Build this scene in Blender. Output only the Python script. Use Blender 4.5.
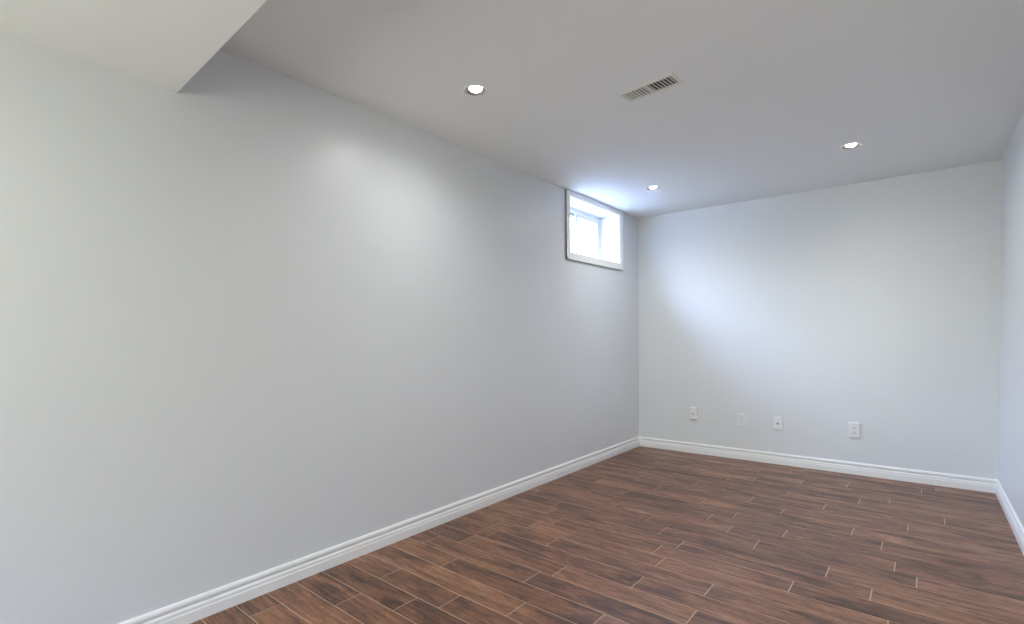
import bpy, bmesh, math, random
from mathutils import Matrix, Vector

for o in list(bpy.data.objects):
    bpy.data.objects.remove(o, do_unlink=True)
sc = bpy.context.scene
COL = sc.collection
random.seed(7)

# ---------------------------------------------------------------- room sizes (metres)
W, D, R, H = 2.725, 4.985, -2.3, 2.35      # right wall x, back wall y, rear wall y, ceiling z
TH = 0.28                                   # wall thickness
SOF_Z = 2.107                               # underside of the dropped bulkhead

# ---------------------------------------------------------------- camera
cd = bpy.data.cameras.new('camera')
cam = bpy.data.objects.new('camera', cd)
COL.objects.link(cam)
r = Vector((0.78190826, 0.62333656, -0.00842688))
u = Vector((-0.00603385, 0.02108454, 0.99975949))
f = Vector((-0.62336432, 0.78166935, -0.0202473))
cam.matrix_world = Matrix(((r.x, u.x, -f.x, 2.2997), (r.y, u.y, -f.y, 0.0), (r.z, u.z, -f.z, 1.1318), (0, 0, 0, 1)))
cd.sensor_width = 36.0
cd.lens = 515.03 * 36.0 / 1024.0
cd.shift_y = 36.17 / 1024.0
cd.clip_start = 0.02
sc.camera = cam

GROUND_COL = (0.50, 0.50, 0.39, 1)
HORIZON_COL = (0.49, 0.495, 0.40, 1)
ZENITH_COL = (0.66, 0.88, 1.45, 1)
# ---------------------------------------------------------------- world, daylight, exposure
world = bpy.data.worlds.new('World')
sc.world = world
world.use_nodes = True
bg = world.node_tree.nodes['Background']
# overcast sky: blue overhead, paler at the horizon, sunlit ground haze below it
wn = world.node_tree
_tc = wn.nodes.new('ShaderNodeTexCoord'); _sp = wn.nodes.new('ShaderNodeSeparateXYZ'); _mr = wn.nodes.new('ShaderNodeMapRange')
_mr.inputs['From Min'].default_value = -1.0
_cr = wn.nodes.new('ShaderNodeValToRGB')
wn.links.new(_tc.outputs['Generated'], _sp.inputs[0]); wn.links.new(_sp.outputs['Z'], _mr.inputs['Value'])
wn.links.new(_mr.outputs['Result'], _cr.inputs['Fac']); wn.links.new(_cr.outputs['Color'], bg.inputs['Color'])
_e = _cr.color_ramp.elements
_e[0].position = 0.0; _e[0].color = GROUND_COL
_e[1].position = 1.0; _e[1].color = ZENITH_COL
_el = _cr.color_ramp.elements.new(0.48); _el.color = GROUND_COL
_el = _cr.color_ramp.elements.new(0.53); _el.color = HORIZON_COL
_el = _cr.color_ramp.elements.new(0.82); _el.color = ZENITH_COL
bg.inputs['Strength'].default_value = 83.0
DOWNLIGHT_W = 26.5
LAMP_COL = (0.99, 1.0, 0.99)
vs = sc.view_settings
vs.view_transform = 'Standard'
vs.look = 'None'
vs.gamma = 1.0
vs.use_curve_mapping = False
vs.exposure = 0.0

def portal(name, loc, rot, sx, sy):
    l = bpy.data.lights.new(name, 'AREA')
    l.shape = 'RECTANGLE'; l.size = sx; l.size_y = sy
    l.cycles.is_portal = True
    o = bpy.data.objects.new(name, l)
    o.location = loc; o.rotation_euler = rot
    COL.objects.link(o)
    return o

# window openings: (a0, a1, z0, z1)
WIN1 = (3.655, 4.555, 1.833, 2.312)         # in the left wall, along y
FILL_WIN = (0.70, 1.40, 0.45, 1.65)             # added opening in the unseen rear wall for fill daylight, along x
portal('daylight_portal', (-0.262, (WIN1[0]+WIN1[1])/2, (WIN1[2]+WIN1[3])/2), (0, -math.pi/2, 0), WIN1[3]-WIN1[2], WIN1[1]-WIN1[0])
portal('daylight_portal', ((FILL_WIN[0]+FILL_WIN[1])/2, R-0.262, (FILL_WIN[2]+FILL_WIN[3])/2), (math.pi/2, 0, 0), FILL_WIN[1]-FILL_WIN[0], FILL_WIN[3]-FILL_WIN[2])

# ---------------------------------------------------------------- materials
def mat(name, col, rough=0.5, metal=0.0, spec=0.5):
    m = bpy.data.materials.new(name)
    m.use_nodes = True
    b = m.node_tree.nodes['Principled BSDF']
    b.inputs['Base Color'].default_value = (*col, 1)
    b.inputs['Roughness'].default_value = rough
    b.inputs['Metallic'].default_value = metal
    b.inputs['Specular IOR Level'].default_value = spec
    return m

def painted(name, col, rough, bump=0.02, scale=220.0, spec=0.5):
    """roller-painted plaster: faint orange-peel bump and a slight unevenness of gloss"""
    m = mat(name, col, rough, spec=spec)
    nt = m.node_tree; b = nt.nodes['Principled BSDF']
    tc = nt.nodes.new('ShaderNodeTexCoord')
    n = nt.nodes.new('ShaderNodeTexNoise'); n.inputs['Scale'].default_value = scale; n.inputs['Detail'].default_value = 3
    bp = nt.nodes.new('ShaderNodeBump'); bp.inputs['Strength'].default_value = bump; bp.inputs['Distance'].default_value = 0.001
    nt.links.new(tc.outputs['Object'], n.inputs['Vector'])
    nt.links.new(n.outputs['Fac'], bp.inputs['Height'])
    nt.links.new(bp.outputs['Normal'], b.inputs['Normal'])
    n2 = nt.nodes.new('ShaderNodeTexNoise'); n2.inputs['Scale'].default_value = 1.7
    mr = nt.nodes.new('ShaderNodeMapRange')
    mr.inputs['To Min'].default_value = rough - 0.03; mr.inputs['To Max'].default_value = rough + 0.03
    nt.links.new(tc.outputs['Object'], n2.inputs['Vector'])
    nt.links.new(n2.outputs['Fac'], mr.inputs['Value'])
    nt.links.new(mr.outputs['Result'], b.inputs['Roughness'])
    return m

M_WALL = painted('wall_paint', (0.783, 0.806, 0.830), 0.38, spec=0.7)
M_CEIL = painted('ceiling_paint', (0.90, 0.92, 0.935), 0.7)
M_TRIM = painted('trim_paint', (0.93, 0.93, 0.925), 0.35, bump=0.005)
M_VINYL = mat('window_vinyl', (0.86, 0.87, 0.88), 0.3)
M_PLATE = mat('plate_plastic', (0.87, 0.875, 0.88), 0.3)
M_INSERT = mat('insert_plastic', (0.80, 0.80, 0.81), 0.35)
M_DARK = mat('dark_slot', (0.03, 0.03, 0.03), 0.6)
M_BRASS = mat('jack_metal', (0.45, 0.43, 0.40), 0.35, 1.0)
M_VENT = mat('vent_enamel', (0.80, 0.80, 0.77), 0.45)
M_DUCT = mat('duct_inside', (0.12, 0.12, 0.12), 0.8)
M_RING = mat('lamp_trim_enamel', (0.88, 0.86, 0.85), 0.35)
M_NICKEL = mat('lamp_nickel', (0.42, 0.39, 0.37), 0.3, 1.0)
M_CAN = mat('lamp_can', (0.35, 0.34, 0.33), 0.4, 0.6)

m = bpy.data.materials.new('lit_bulb'); m.use_nodes = True
b = m.node_tree.nodes['Principled BSDF']
b.inputs['Base Color'].default_value = (0.9, 0.9, 0.88, 1)
b.inputs['Emission Color'].default_value = (1.0, 0.95, 0.88, 1)
b.inputs['Emission Strength'].default_value = 30.0
M_BULB = m

m = bpy.data.materials.new('window_glass'); m.use_nodes = True
nt = m.node_tree; nt.nodes.remove(nt.nodes['Principled BSDF'])
tr = nt.nodes.new('ShaderNodeBsdfTransparent'); tr.inputs['Color'].default_value = (0.96, 0.98, 0.98, 1)
gl = nt.nodes.new('ShaderNodeBsdfGlossy'); gl.inputs['Roughness'].default_value = 0.02
lw = nt.nodes.new('ShaderNodeLayerWeight'); lw.inputs['Blend'].default_value = 0.5
pw = nt.nodes.new('ShaderNodeMath'); pw.operation = 'POWER'; pw.inputs[1].default_value = 4.0
fr = nt.nodes.new('ShaderNodeMapRange'); fr.inputs['To Min'].default_value = 0.04; fr.inputs['To Max'].default_value = 0.9
nt.links.new(lw.outputs['Facing'], pw.inputs[0]); nt.links.new(pw.outputs[0], fr.inputs['Value'])
mx = nt.nodes.new('ShaderNodeMixShader')
nt.links.new(fr.outputs['Result'], mx.inputs['Fac']); nt.links.new(tr.outputs[0], mx.inputs[1]); nt.links.new(gl.outputs[0], mx.inputs[2])
nt.links.new(mx.outputs[0], nt.nodes['Material Output'].inputs['Surface'])
M_GLASS = m

M_GROUT = mat('floor_grout', (0.60, 0.44, 0.33), 0.8)

def wood_tile():
    m = mat('wood_look_tile', (0.2, 0.1, 0.06), 0.35, spec=0.48)
    nt = m.node_tree; L = nt.links; b = nt.nodes['Principled BSDF']
    uv = nt.nodes.new('ShaderNodeUVMap'); uv.uv_map = 'UVMap'
    at = nt.nodes.new('ShaderNodeAttribute'); at.attribute_name = 'plank'; at.attribute_type = 'GEOMETRY'
    def noise(sx, sy, scale, detail, rough=0.6, dist=0.0):
        mp = nt.nodes.new('ShaderNodeMapping'); mp.inputs['Scale'].default_value = (sx, sy, 1)
        n = nt.nodes.new('ShaderNodeTexNoise'); n.inputs['Scale'].default_value = scale
        n.inputs['Detail'].default_value = detail; n.inputs['Roughness'].default_value = rough
        n.inputs['Distortion'].default_value = dist
        L.new(uv.outputs['UV'], mp.inputs['Vector']); L.new(mp.outputs[0], n.inputs['Vector'])
        return n.outputs['Fac']
    def math_(op, a, c, clamp=False):
        n = nt.nodes.new('ShaderNodeMath'); n.operation = op; n.use_clamp = clamp
        for i, v in enumerate((a, c)):
            if isinstance(v, (int, float)): n.inputs[i].default_value = v
            else: L.new(v, n.inputs[i])
        return n.outputs[0]
    fine = noise(3.0, 75, 1.0, 6, 0.72, 0.25)    # long grain lines
    blot = noise(2.6, 11, 1.0, 4, 0.6, 1.0)      # dark smoky patches
    mott = noise(22, 60, 1.0, 4, 0.75, 0.6)      # mottling
    def centred(o, k): return math_('MULTIPLY', math_('SUBTRACT', o, 0.5), k)
    v = math_('ADD', centred(fine, 1.35), centred(blot, 1.45))
    v = math_('ADD', v, centred(mott, 0.7))
    v = math_('ADD', v, 0.45)
    sepc = nt.nodes.new('ShaderNodeSeparateColor'); L.new(at.outputs['Color'], sepc.inputs['Color'])
    v = math_('ADD', v, centred(sepc.outputs['Red'], 0.22), True)
    cr = nt.nodes.new('ShaderNodeValToRGB')
    e = cr.color_ramp.elements
    e[0].position = 0.0; e[0].color = (0.045, 0.021, 0.014, 1)
    e[1].position = 1.0; e[1].color = (0.48, 0.26, 0.15, 1)
    for p, c in ((0.22, (0.100, 0.043, 0.026, 1)), (0.45, (0.195, 0.084, 0.042, 1)), (0.70, (0.32, 0.145, 0.070, 1))):
        el = cr.color_ramp.elements.new(p); el.color = c
    L.new(v, cr.inputs['Fac'])
    L.new(cr.outputs['Color'], b.inputs['Base Color'])
    rr = nt.nodes.new('ShaderNodeMapRange'); rr.inputs['To Min'].default_value = 0.44; rr.inputs['To Max'].default_value = 0.30
    L.new(v, rr.inputs['Value']); L.new(rr.outputs['Result'], b.inputs['Roughness'])
    bp = nt.nodes.new('ShaderNodeBump'); bp.inputs['Strength'].default_value = 0.25; bp.inputs['Distance'].default_value = 0.002
    L.new(fine, bp.inputs['Height']); L.new(bp.outputs['Normal'], b.inputs['Normal'])
    return m
M_WOOD = wood_tile()

# ---------------------------------------------------------------- helpers
def link_mesh(name, bm, m, parent=None, smooth=False):
    me = bpy.data.meshes.new(name)
    bmesh.ops.recalc_face_normals(bm, faces=bm.faces[:])
    bm.to_mesh(me); bm.free()
    for mm in (m if isinstance(m, (list, tuple)) else [m]):
        me.materials.append(mm)
    if smooth:
        for p in me.polygons: p.use_smooth = True
    o = bpy.data.objects.new(name, me)
    COL.objects.link(o)
    if parent: o.parent = parent
    return o

def box(bm, x0, x1, y0, y1, z0, z1, bevel=0.0, mi=0):
    n0 = set(bm.faces)
    vs_ = [bm.verts.new(p) for p in ((x0,y0,z0),(x1,y0,z0),(x1,y1,z0),(x0,y1,z0),(x0,y0,z1),(x1,y0,z1),(x1,y1,z1),(x0,y1,z1))]
    fs = [bm.faces.new([vs_[i] for i in q]) for q in ((3,2,1,0),(4,5,6,7),(0,1,5,4),(1,2,6,5),(2,3,7,6),(3,0,4,7))]
    for f_ in fs: f_.material_index = mi
    if bevel:
        es = list({e_ for f_ in fs for e_ in f_.edges})
        bmesh.ops.bevel(bm, geom=es, offset=bevel, segments=2, affect='EDGES', profile=0.7)

def lathe(bm, prof, n=40):
    """prof: list of (radius, z); a closed revolve, poles where radius is 0"""
    rings = []
    for (rad, z) in prof:
        if rad == 0: rings.append([bm.verts.new((0, 0, z))])
        else: rings.append([bm.verts.new((rad*math.cos(2*math.pi*i/n), rad*math.sin(2*math.pi*i/n), z)) for i in range(n)])
    for a, c in zip(rings, rings[1:]):
        for i in range(n):
            j = (i+1) % n
            if len(a) == 1 and len(c) == 1: continue
            if len(a) == 1: bm.faces.new((a[0], c[i], c[j]))
            elif len(c) == 1: bm.faces.new((a[i], a[j], c[0]))
            else: bm.faces.new((a[i], a[j], c[j], c[i]))

def structure(o):
    o['kind'] = 'structure'
    return o

def thing(name, label, cat, loc=(0,0,0), rot=(0,0,0), group=None):
    o = bpy.data.objects.new(name, None); COL.objects.link(o)
    o.empty_display_size = 0.05
    o.location = loc; o.rotation_euler = rot
    o['label'] = label; o['category'] = cat
    if group: o['group'] = group
    return o

def wall_with_hole(name, axis, plane, out, a0, a1, z0, z1, hole):
    """wall slab; axis='x' runs along y at x=plane, axis='y' runs along x at y=plane"""
    bm = bmesh.new()
    p0, p1 = sorted((plane, plane + out))
    if hole:
        h0, h1, hz0, hz1 = hole
        rects = [(a0, h0, z0, z1), (h1, a1, z0, z1), (h0, h1, z0, hz0), (h0, h1, hz1, z1)]
    else: rects = [(a0, a1, z0, z1)]
    for (s0, s1, t0, t1) in rects:
        if axis == 'x': box(bm, p0, p1, s0, s1, t0, t1)
        else: box(bm, s0, s1, p0, p1, t0, t1)
    return structure(link_mesh(name, bm, M_WALL))

# ---------------------------------------------------------------- walls
wall_with_hole('wall_left', 'x', 0.0, -TH, R-TH, D+TH, -0.05, 2.62, WIN1)
wall_with_hole('wall_right', 'x', W, TH, R-TH, D+TH, -0.05, 2.62, None)
wall_with_hole('wall_back', 'y', D, TH, 0.0, W, -0.05, 2.62, None)
wall_with_hole('wall_rear', 'y', R, -TH, 0.0, W, -0.05, 2.62, FILL_WIN)

# ---------------------------------------------------------------- ceiling with round lamp holes and a duct hole
LAMPS = [(0.573, 1.895), (0.566, 4.048), (1.931, 3.985), (1.912, 2.035)]
HOLE_R = 0.046
VENT_C, VENT_ROT = (1.247, 2.422), math.radians(-6.5)
FILL_LAMPS = [(0.573, -0.05), (1.912, -0.05)]  # added lamps out of view, brightening the walls from behind the camera
def holed_panel(bm, X0, X1, YA, YB, z, lamps, vent):
    c = 0.07
    vx, vy = 0.10, 0.035
    xs = sorted({X0, X1} | {round(x+s*c, 4) for x, y in lamps for s in (-1, 1)} | ({VENT_C[0]-vx, VENT_C[0]+vx} if vent else set()))
    ys = sorted({YA, YB} | {round(y+s*c, 4) for x, y in lamps for s in (-1, 1)} | ({VENT_C[1]-vy, VENT_C[1]+vy} if vent else set()))
    for i in range(len(xs)-1):
        for j in range(len(ys)-1):
            x0, x1, y0, y1 = xs[i], xs[i+1], ys[j], ys[j+1]
            cx, cy = (x0+x1)/2, (y0+y1)/2
            if vent and abs(cx-VENT_C[0]) < vx and abs(cy-VENT_C[1]) < vy: continue
            hit = [l for l in lamps if abs(cx-l[0]) < c and abs(cy-l[1]) < c]
            if not hit:
                bm.faces.new([bm.verts.new(p) for p in ((x0,y0,z),(x1,y0,z),(x1,y1,z),(x0,y1,z))])
                continue
            lx, ly = hit[0]
            # the part of the annulus between circle and this cell's rectangle
            n = 48
            for k in range(n):
                t0, t1 = 2*math.pi*k/n, 2*math.pi*(k+1)/n
                def edge(t):
                    s = c/max(abs(math.cos(t)), abs(math.sin(t)))
                    return lx+s*math.cos(t), ly+s*math.sin(t)
                tm = (t0+t1)/2
                mxp = edge(tm)
                if not (x0-1e-6 <= lx+0.06*math.cos(tm) <= x1+1e-6 and y0-1e-6 <= ly+0.06*math.sin(tm) <= y1+1e-6): continue
                q = [(lx+HOLE_R*math.cos(t0), ly+HOLE_R*math.sin(t0)), (lx+HOLE_R*math.cos(t1), ly+HOLE_R*math.sin(t1)), edge(t1), edge(t0)]
                bm.faces.new([bm.verts.new((p[0], p[1], z)) for p in q])
    bmesh.ops.remove_doubles(bm, verts=bm.verts[:], dist=1e-5)
def build_ceiling():
    bm = bmesh.new()
    holed_panel(bm, 0.0, W, R, D, H, LAMPS, True)
    # upper face of the slab
    bm.faces.new([bm.verts.new(p) for p in ((0,R,2.60),(W,R,2.60),(W,D,2.60),(0,D,2.60))])
    me = bpy.data.meshes.new('ceiling'); bm.to_mesh(me); bm.free()
    me.materials.append(M_CEIL)
    o = bpy.data.objects.new('ceiling', me); COL.objects.link(o)
    return structure(o)
# keep lamps on a true grid of cells: make both lamp columns / rows share cuts only where they are
build_ceiling()

# dropped bulkhead over the rear of the room, its front edge slightly out of square
bm = bmesh.new()
e0, e1 = 0.787, 0.787 - math.tan(math.radians(3.2))*W
YM = 0.45                                    # straight part behind this line, skewed strip in front of it
holed_panel(bm, 0.0, W, R, YM, SOF_Z, FILL_LAMPS, False)
bv = 0.003
P = [[(0, YM, SOF_Z), (W, YM, SOF_Z)], [(0, e0-bv, SOF_Z), (W, e1-bv, SOF_Z)], [(0, e0, SOF_Z+bv), (W, e1, SOF_Z+bv)],
     [(0, e0, H-0.0005), (W, e1, H-0.0005)], [(0, R, H-0.0005), (W, R, H-0.0005)]]
Q = [[bm.verts.new(p) for p in row] for row in P]
for a_, c_ in zip(Q, Q[1:]): bm.faces.new((a_[0], a_[1], c_[1], c_[0]))
structure(link_mesh('ceiling_bulkhead', bm, M_CEIL))

# ---------------------------------------------------------------- floor: wood-look tiles, grout below
PITCH, Y0, LEN, SKEW = 0.1347, 0.960, 0.86, -0.034
ROWS = {0:[0.153], 1:[0.86], 2:[0.353,1.21], 3:[0.58,1.44], 4:[0.297,0.715,1.57], 5:[0.98], 6:[0.436,1.29], 7:[0.14,0.86,1.72], 8:[0.293,0.93,1.577],
        9:[0.36,1.277,2.1], 10:[0.277,0.70,1.56], 11:[0.46,1.276,2.2], 12:[0.548,1.20,1.842], 13:[0.42,1.276,2.13], 14:[0.36,1.12,1.95],
        15:[0.10,0.974,1.60,2.285], 16:[0.692,1.42,2.2], 17:[0.40,1.264,1.69], 18:[0.62,1.38,2.135], 19:[0.30,1.13,1.99], 20:[0.75,1.60],
        21:[0.52,1.38,2.238], 22:[0.95,1.80], 23:[0.70,1.55,2.41], 24:[0.25,1.10,1.968], 25:[0.42,1.27,2.13], 26:[0.72,1.58], 27:[0.17,1.02,1.866], 28:[0.6,1.45,2.3]}
rnd = random.Random(3)
bm = bmesh.new()
uvl = bm.loops.layers.uv.new('UVMap'); cl = bm.loops.layers.float_color.new('plank')
GW = 0.0018
i = int(math.floor((R - Y0)/PITCH)) - 2
while Y0 + i*PITCH < D + 0.2:
    xs = ROWS.get(i)
    if xs is None:
        x = rnd.uniform(0.1, LEN); xs = []
        while x < W: xs.append(x); x += LEN
    xs = [-0.02] + [x for x in xs if x < W-0.03] + [W+0.02]
    for a, c_ in zip(xs, xs[1:]):
        before = set(bm.faces)
        y0, y1 = Y0+i*PITCH+GW, Y0+(i+1)*PITCH-GW
        bv = 0.0010
        def P3(x, y, z): return (x, y + SKEW*x, z)
        xa, xb = a+GW, c_-GW
        b4 = [bm.verts.new(P3(*p)) for p in ((xa,y0,-0.0016),(xb,y0,-0.0016),(xb,y1,-0.0016),(xa,y1,-0.0016))]
        t4 = [bm.verts.new(P3(*p)) for p in ((xa+bv,y0+bv,0),(xb-bv,y0+bv,0),(xb-bv,y1-bv,0),(xa+bv,y1-bv,0))]
        bm.faces.new(t4)
        for k in range(4): bm.faces.new((b4[k], b4[(k+1) % 4], t4[(k+1) % 4], t4[k]))
        ou, ov, tint = rnd.uniform(0, 50), rnd.uniform(0, 50), rnd.random()
        for f_ in set(bm.faces) - before:
            for lp in f_.loops:
                lp[uvl].uv = (lp.vert.co.x+ou, lp.vert.co.y-SKEW*lp.vert.co.x+ov)
                lp[cl] = (tint, tint, tint, 1)
    i += 1
for co, no in (((0,R,0),(0,-1,0)), ((0,D,0),(0,1,0)), ((0,0,0),(-1,0,0)), ((W,0,0),(1,0,0))):
    bmesh.ops.bisect_plane(bm, geom=bm.verts[:]+bm.edges[:]+bm.faces[:], plane_co=co, plane_no=no, clear_outer=True)
box(bm, 0, W, R, D, -0.05, -0.0012, mi=1)
structure(link_mesh('floor', bm, [M_WOOD, M_GROUT]))

# ---------------------------------------------------------------- baseboards (moulded profile, mitred ends)
PROF = [(0,0),(0.016,0),(0.016,0.043),(0.0150,0.0455),(0.0135,0.0465),(0.0135,0.058),(0.0115,0.062),(0.0072,0.0645),(0.0062,0.069),(0.0075,0.0725),
        (0.0110,0.0745),(0.0125,0.080),(0.0120,0.087),(0.0085,0.0935),(0.004,0.0960),(0,0.0965)]
def baseboard(name, A, B, nrm):
    A, B, nrm = Vector(A), Vector(B), Vector(nrm)
    d = (B-A).normalized()
    bm = bmesh.new()
    s = [bm.verts.new((*(A + nrm*p + d*p), z)) for p, z in PROF]
    e = [bm.verts.new((*(B + nrm*p - d*p), z)) for p, z in PROF]
    n = len(PROF)
    for k in range(n):
        bm.faces.new((s[k], s[(k+1) % n], e[(k+1) % n], e[k]))
    bm.faces.new(s); bm.faces.new(e)
    return structure(link_mesh(name, bm, M_TRIM))
baseboard('baseboard_left', (0, R), (0, D), (1, 0))
baseboard('baseboard_back', (0, D), (W, D), (0, -1))
baseboard('baseboard_right', (W, D), (W, R), (-1, 0))
baseboard('baseboard_rear', (W, R), (0, R), (0, 1))

# ---------------------------------------------------------------- windows: local frame, x along the opening, y outwards, z up
def window(name, loc, rotz, w, h, depth, casing_top=0.055):
    t = bpy.data.objects.new(name, None); COL.objects.link(t)
    t.location = loc; t.rotation_euler = (0, 0, rotz); structure(t)
    cw = 0.056
    bm = bmesh.new()                                     # flat casing with a raised outer band
    for (a0, a1, c0, c1) in ((-cw, 0, -cw, h+casing_top), (w, w+cw, -cw, h+casing_top), (0, w, -cw, 0), (0, w, h, h+casing_top)):
        box(bm, a0, a1, -0.014, 0, c0, c1, 0.0015)
    for (a0, a1, c0, c1) in ((-cw, -cw+0.018, -cw, h+casing_top), (w+cw-0.018, w+cw, -cw, h+casing_top), (-cw, w+cw, -cw, -cw+0.018), (-cw, w+cw, h+casing_top-0.014, h+casing_top)):
        box(bm, a0, a1, -0.019, 0, c0, c1, 0.002)
    link_mesh('casing', bm, M_TRIM, t)
    bm = bmesh.new()                                     # jamb lining of the deep recess
    j = 0.008
    for (a0, a1, c0, c1) in ((0, j, 0, h), (w-j, w, 0, h), (j, w-j, 0, j), (j, w-j, h-j, h)):
        box(bm, a0, a1, -0.004, depth+0.05, c0, c1)
    link_mesh('jamb', bm, M_TRIM, t)
    fw = 0.035
    bm = bmesh.new()                                     # vinyl frame
    for (a0, a1, c0, c1) in ((j, j+fw, j, h-j), (w-j-fw, w-j, j, h-j), (j+fw, w-j-fw, j, j+fw), (j+fw, w-j-fw, h-j-fw, h-j)):
        box(bm, a0, a1, depth, depth+0.05, c0, c1, 0.002)
    link_mesh('frame', bm, M_VINYL, t)
    x0, x1, z0, z1 = j+fw, w-j-fw, j+fw, h-j-fw
    mid = (x0+x1)/2
    for k, (s0, s1, dy) in enumerate(((x0, mid+0.018, 0.026), (mid-0.018, x1, 0.006))):
        sw = 0.03
        bm = bmesh.new()
        for (a0, a1, c0, c1) in ((s0, s0+sw, z0, z1), (s1-sw, s1, z0, z1), (s0+sw, s1-sw, z0, z0+sw), (s0+sw, s1-sw, z1-sw, z1)):
            box(bm, a0, a1, depth+dy, depth+dy+0.018, c0, c1, 0.0015)
        sash = link_mesh('sash', bm, M_VINYL, t)
        bm = bmesh.new()
        box(bm, s0+sw, s1-sw, depth+dy+0.007, depth+dy+0.011, z0+sw, z1-sw)
        link_mesh('pane', bm, M_GLASS, sash)
        if k == 1:
            bm = bmesh.new()
            box(bm, s0+0.006, s0+0.024, depth+dy-0.012, depth+dy, z0+0.11, z0+0.17, 0.003)
            link_mesh('latch', bm, M_VINYL, sash)
    return t
# local +y must point out of the room
W1 = window('window_1', (0, WIN1[0], WIN1[2]), math.pi/2, WIN1[1]-WIN1[0], WIN1[3]-WIN1[2], 0.19, 0.033)
FILL_W = window('fill_window', (FILL_WIN[1], R, FILL_WIN[2]), math.pi, FILL_WIN[1]-FILL_WIN[0], FILL_WIN[3]-FILL_WIN[2], 0.19)  # added unseen window, sized to light the left wall and ceiling

# window wells outside: galvanised half-round liners, gravel at the bottom
M_WELL = mat('well_steel', (0.78, 0.79, 0.80), 0.5)
M_GRAVEL = painted('well_gravel', (0.85, 0.85, 0.83), 0.9, 0.8, 60)
def well(parent, w, h, reach, top):
    n = 48; bm = bmesh.new(); cols = []
    for k in range(n+1):
        a = math.pi*k/n
        x, y = w/2 + (w/2+0.28)*math.cos(a), TH + reach*math.sin(a)
        col = []
        m_ = 28
        for q in range(m_+1):
            z = -0.16 + (top+0.16)*q/m_
            off = 0.006*math.sin(z*2*math.pi/0.07)
            col.append(bm.verts.new((x + off*math.cos(a), y + off*math.sin(a), z)))
        cols.append(col)
    for a_, c_ in zip(cols, cols[1:]):
        for q in range(len(a_)-1): bm.faces.new((a_[q], a_[q+1], c_[q+1], c_[q]))
    link_mesh('well_liner', bm, M_WELL, parent, True)
    bm = bmesh.new()
    bm.faces.new([bm.verts.new((w/2 + (w/2+0.27)*math.cos(math.pi*k/n), TH + (reach-0.01)*math.sin(math.pi*k/n), -0.10)) for k in range(n+1)])
    link_mesh('well_gravel', bm, M_GRAVEL, parent)
    bm = bmesh.new()                                     # ground around the well
    inner = [((w/2 + (w/2+0.285)*math.cos(math.pi*k/n)), TH + (reach+0.005)*math.sin(math.pi*k/n)) for k in range(n+1)]
    I = [bm.verts.new((x, y, top-0.05)) for x, y in inner]
    O = [bm.verts.new((w/2 + (w/2+1.5)*math.cos(math.pi*k/n), TH + (reach+1.5)*math.sin(math.pi*k/n), top-0.05)) for k in range(n+1)]
    for k in range(n): bm.faces.new((I[k], I[k+1], O[k+1], O[k]))
    link_mesh('ground', bm, M_GRAVEL, parent)
well(W1, WIN1[1]-WIN1[0], WIN1[3]-WIN1[2], 0.85, 0.60)

# ---------------------------------------------------------------- recessed downlights
def make_downlight(watts):
    t = thing('recessed_downlight', '', 'ceiling light', (0, 0, 0))
    bm = bmesh.new()                                     # thin enamelled lip on the ceiling
    lathe(bm, [(0.046,0.0),(0.061,0.0),(0.0615,-0.001),(0.060,-0.0025),(0.056,-0.0035),(0.053,-0.0030),(0.0525,-0.001),(0.046,0.0)])
    link_mesh('trim_ring', bm, M_RING, t, True)
    bm = bmesh.new()                                     # brushed nickel dish around the bulb
    lathe(bm, [(0.0525,-0.0015),(0.0515,-0.0028),(0.048,-0.0015),(0.043,0.003),(0.036,0.006),(0.0325,0.0065),(0.032,0.010),(0.036,0.011),(0.0440,0.008),(0.0455,0.001),(0.0525,-0.0005),(0.0525,-0.0015)])
    link_mesh('reflector', bm, M_NICKEL, t, True)
    bm = bmesh.new()                                     # closed can above the ceiling
    lathe(bm, [(0.0458,0.003),(0.0458,0.11),(0,0.11)])
    link_mesh('can', bm, M_CAN, t, True)
    bm = bmesh.new()                                     # domed front of the bulb
    lathe(bm, [(0,-0.0065),(0.010,-0.0058),(0.020,-0.0032),(0.027,0.001),(0.0305,0.007),(0.028,0.05),(0,0.055)])
    link_mesh('bulb', bm, M_BULB, t, True)
    l = bpy.data.lights.new('bulb_light', 'SPOT')
    l.energy = watts; l.color = LAMP_COL; l.shadow_soft_size = 0.028
    l.spot_size = math.radians(166); l.spot_blend = 1.0
    lo_ = bpy.data.objects.new('bulb_light', l); COL.objects.link(lo_)
    lo_.parent = t; lo_.location = (0, 0, -0.012)
    return t
def copy_thing(o):
    c = o.copy(); COL.objects.link(c)
    for ch in o.children:
        k = ch.copy(); COL.objects.link(k); k.parent = c
    return c
LAMP_LABELS = ['lit recessed downlight nearest the bulkhead, close to the long left wall',
               'small lit recessed downlight in the ceiling corner beside the basement window',
               'lit recessed downlight near the back wall, farthest right in the ceiling',
               'lit recessed downlight at the top edge of the picture, right of the vent',
               'added unseen fill downlight under the dropped bulkhead on the left wall side', 'added unseen fill downlight under the dropped bulkhead on the right wall side']
d0, d1 = make_downlight(DOWNLIGHT_W), make_downlight(DOWNLIGHT_W*0.3)  # second one is dimmer, for the added lamps under the bulkhead
for k, (x, y, z) in enumerate([(*p, H) for p in LAMPS] + [(*p, SOF_Z) for p in FILL_LAMPS]):
    o = d0 if k == 0 else d1 if k == 4 else copy_thing(d0 if k < 4 else d1)
    o.location = (x, y, z)
    o['label'] = LAMP_LABELS[k]; o['group'] = 'recessed downlights in the ceiling'

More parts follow.
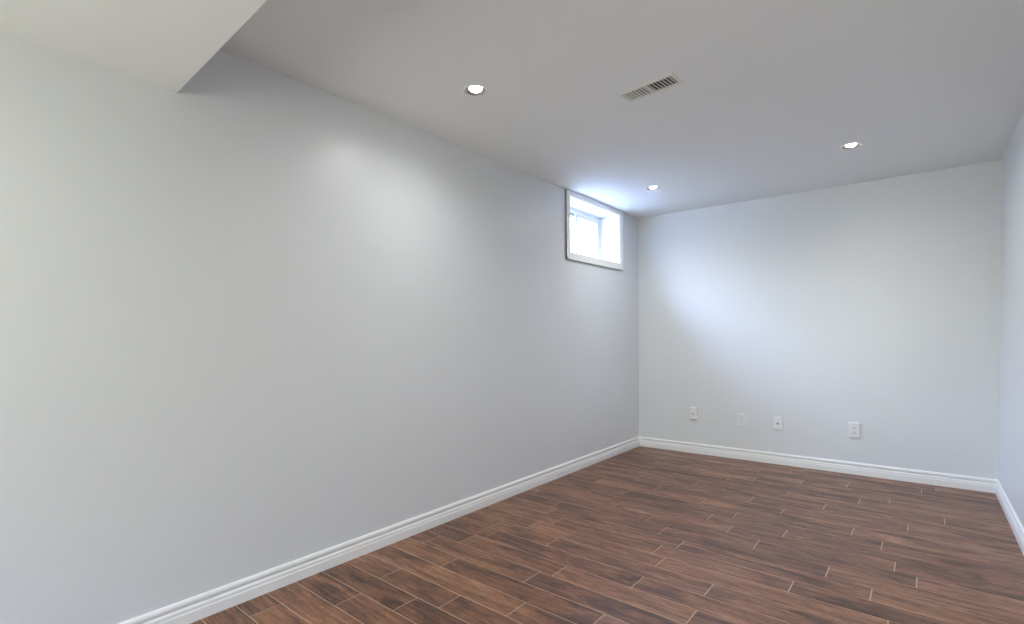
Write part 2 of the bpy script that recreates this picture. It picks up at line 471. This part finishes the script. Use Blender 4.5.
# ---------------------------------------------------------------- ceiling vent
v = thing('ceiling_vent', 'off-white louvred metal air register set flush in the ceiling', 'vent', (VENT_C[0], VENT_C[1], H), (0, 0, VENT_ROT))
L2, W2, l2, w2 = 0.150, 0.064, 0.130, 0.044
bm = bmesh.new()                                         # stamped frame: sloping flange round the grille
def ring(hx, hy, z): return [bm.verts.new(p) for p in ((-hx,-hy,z),(hx,-hy,z),(hx,hy,z),(-hx,hy,z))]
rr = [ring(L2, W2, -0.0002), ring(L2, W2, -0.0012), ring(L2-0.006, W2-0.006, -0.0040), ring(l2+0.002, w2+0.002, -0.0060), ring(l2, w2, -0.0055), ring(l2, w2, -0.0002)]
for a, c_ in zip(rr, rr[1:]):
    for k in range(4):
        bm.faces.new((a[k], a[(k+1) % 4], c_[(k+1) % 4], c_[k]))
link_mesh('frame', bm, M_VENT, v)
bm = bmesh.new()                                         # dark duct boot above
hx, hy = 0.092, 0.029
b4 = [bm.verts.new(p) for p in ((-hx,-hy,0.0),(hx,-hy,0.0),(hx,hy,0.0),(-hx,hy,0.0))]
t4 = [bm.verts.new(p) for p in ((-hx,-hy,0.15),(hx,-hy,0.15),(hx,hy,0.15),(-hx,hy,0.15))]
bm.faces.new(t4)
for k in range(4): bm.faces.new((b4[k], b4[(k+1) % 4], t4[(k+1) % 4], t4[k]))
q = [bm.verts.new(p) for p in ((-l2,-w2,-0.0004),(l2,-w2,-0.0004),(l2,w2,-0.0004),(-l2,w2,-0.0004))]
for k in range(4): bm.faces.new((q[k], q[(k+1) % 4], b4[(k+1) % 4], b4[k]))
link_mesh('duct', bm, M_DUCT, v)
NS = 7
for s in (-1, 1):
    for k in range(NS):
        cx = s*(0.006 + (k+0.5)*(l2-0.008)/NS)
        bm = bmesh.new()
        tilt = 0.0006 + s*0.0014
        lo4 = [(cx-0.0028+tilt, -w2), (cx+0.0028+tilt, -w2), (cx+0.0028+tilt, w2), (cx-0.0028+tilt, w2)]
        hi4 = [(x-2*tilt, y) for x, y in lo4]
        A = [bm.verts.new((x, y, -0.0056)) for x, y in lo4]; B = [bm.verts.new((x, y, -0.0008)) for x, y in hi4]
        bm.faces.new(A); bm.faces.new(B)
        for n_ in range(4): bm.faces.new((A[n_], A[(n_+1) % 4], B[(n_+1) % 4], B[n_]))
        link_mesh('louvre', bm, M_VENT, v)
bm = bmesh.new(); box(bm, -0.006, 0.006, -w2, w2, -0.0056, -0.001, 0.001)
link_mesh('centre_bar', bm, M_VENT, v)
for sx in (-1, 1):
    bm = bmesh.new(); lathe(bm, [(0,-0.0076),(0.0025,-0.0072),(0.0036,-0.006),(0.0036,-0.003)], 16)
    o = link_mesh('screw', bm, M_BRASS, v, True); o.location = (sx*(l2+0.011), 0, 0.001)

# ---------------------------------------------------------------- wall plates on the back wall (local: x right, z up, -y into the room)
def plate(name, label, cat, x, z, w=0.070, h=0.114, base=0.004):
    t = thing(name, label, cat, (x, D-base, z))
    bm = bmesh.new()
    rg = []
    for (ins, y) in ((0, base), (0, -0.0035), (0.0015, -0.0058), (0.005, -0.007)):
        hx, hz = w/2-ins, h/2-ins
        rg.append([bm.verts.new(p) for p in ((-hx,y,-hz),(hx,y,-hz),(hx,y,hz),(-hx,y,hz))])
    for a, c_ in zip(rg, rg[1:]):
        for k in range(4): bm.faces.new((a[k], a[(k+1) % 4], c_[(k+1) % 4], c_[k]))
    bm.faces.new(rg[-1]); bm.faces.new(rg[0])
    link_mesh('cover_plate', bm, M_PLATE, t)
    return t
def screw(t, x, z):
    bm = bmesh.new(); lathe(bm, [(0,0.0012),(0.0022,0.001),(0.003,0)], 16)
    box(bm, -0.0024, 0.0024, -0.0004, 0.0004, 0.0009, 0.0013)
    o = link_mesh('screw', bm, M_INSERT, t); o.rotation_euler = (math.pi/2, 0, 0); o.location = (x, -0.007, z)
def block(t, name, m_, x0, x1, y0, y1, z0, z1, bev=0.0):
    bm = bmesh.new(); box(bm, x0, x1, y0, y1, z0, z1, bev)
    return link_mesh(name, bm, m_, t)
def coax(t, z=0.0):
    bm = bmesh.new(); lathe(bm, [(0.0075,0),(0.0075,0.003),(0.0048,0.0035),(0.0048,0.011),(0.0038,0.011),(0.0038,0.004),(0,0.004)], 20)
    o = link_mesh('connector', bm, M_BRASS, t, True); o.rotation_euler = (math.pi/2, 0, 0); o.location = (0, -0.007, z)
    bm = bmesh.new(); lathe(bm, [(0,0.0105),(0.0036,0.0105)], 20)
    o2 = link_mesh('hole', bm, M_DARK, o)

t = plate('cable_jack_plate', 'small white cable jack plate, first one out from the window-side corner', 'wall jack', 0.572, 0.384, base=0.018)
coax(t); screw(t, 0, 0.042); screw(t, 0, -0.042)
t = plate('wall_plate', 'plain white wall plate without a visible socket, second from the window-side corner', 'wall plate', 1.010, 0.361)
block(t, 'insert', M_INSERT, -0.0165, 0.0165, -0.0085, -0.006, -0.033, 0.033, 0.0012); screw(t, 0, 0.048); screw(t, 0, -0.048)
t = plate('phone_jack_plate', 'white phone jack plate with a dark central socket, between the plain plate and the outlet', 'wall jack', 1.309, 0.363)
block(t, 'socket_body', M_INSERT, -0.011, 0.011, -0.0095, -0.006, -0.016, 0.012, 0.001)
block(t, 'socket_opening', M_DARK, -0.0058, 0.0058, -0.0100, -0.009, -0.010, 0.001); screw(t, 0, 0.042); screw(t, 0, -0.042)
t = plate('duplex_outlet', 'white duplex power outlet, the one farthest right on the back wall', 'outlet', 1.871, 0.360, 0.078, 0.122)
for s in (-1, 1):
    bm = bmesh.new()
    n = 28; ring0, ring1 = [], []
    for k in range(n):
        a = 2*math.pi*k/n
        x_, z_ = 0.017*math.cos(a), max(-0.0125, min(0.0125, 0.017*math.sin(a)))
        ring0.append(bm.verts.new((x_, -0.006, z_))); ring1.append(bm.verts.new((x_*0.96, -0.0088, z_*0.96)))
    bm.faces.new(ring1)
    for k in range(n): bm.faces.new((ring0[k], ring0[(k+1) % n], ring1[(k+1) % n], ring1[k]))
    rc = link_mesh('receptacle', bm, M_INSERT, t); rc.location = (0, 0, s*0.0195)
    for dx, hh in ((-0.0064, 0.0045), (0.0064, 0.0037)):
        block(rc, 'slot', M_DARK, dx-0.0009, dx+0.0009, -0.0090, -0.0080, 0.002-hh+0.002, 0.002+hh)
    bm = bmesh.new(); lathe(bm, [(0,0.0091),(0.0024,0.0091),(0.0024,0.008)], 14)
    o = link_mesh('ground_hole', bm, M_DARK, rc); o.rotation_euler = (math.pi/2, 0, 0); o.location = (0, 0, -0.0065)
screw(t, 0, 0)
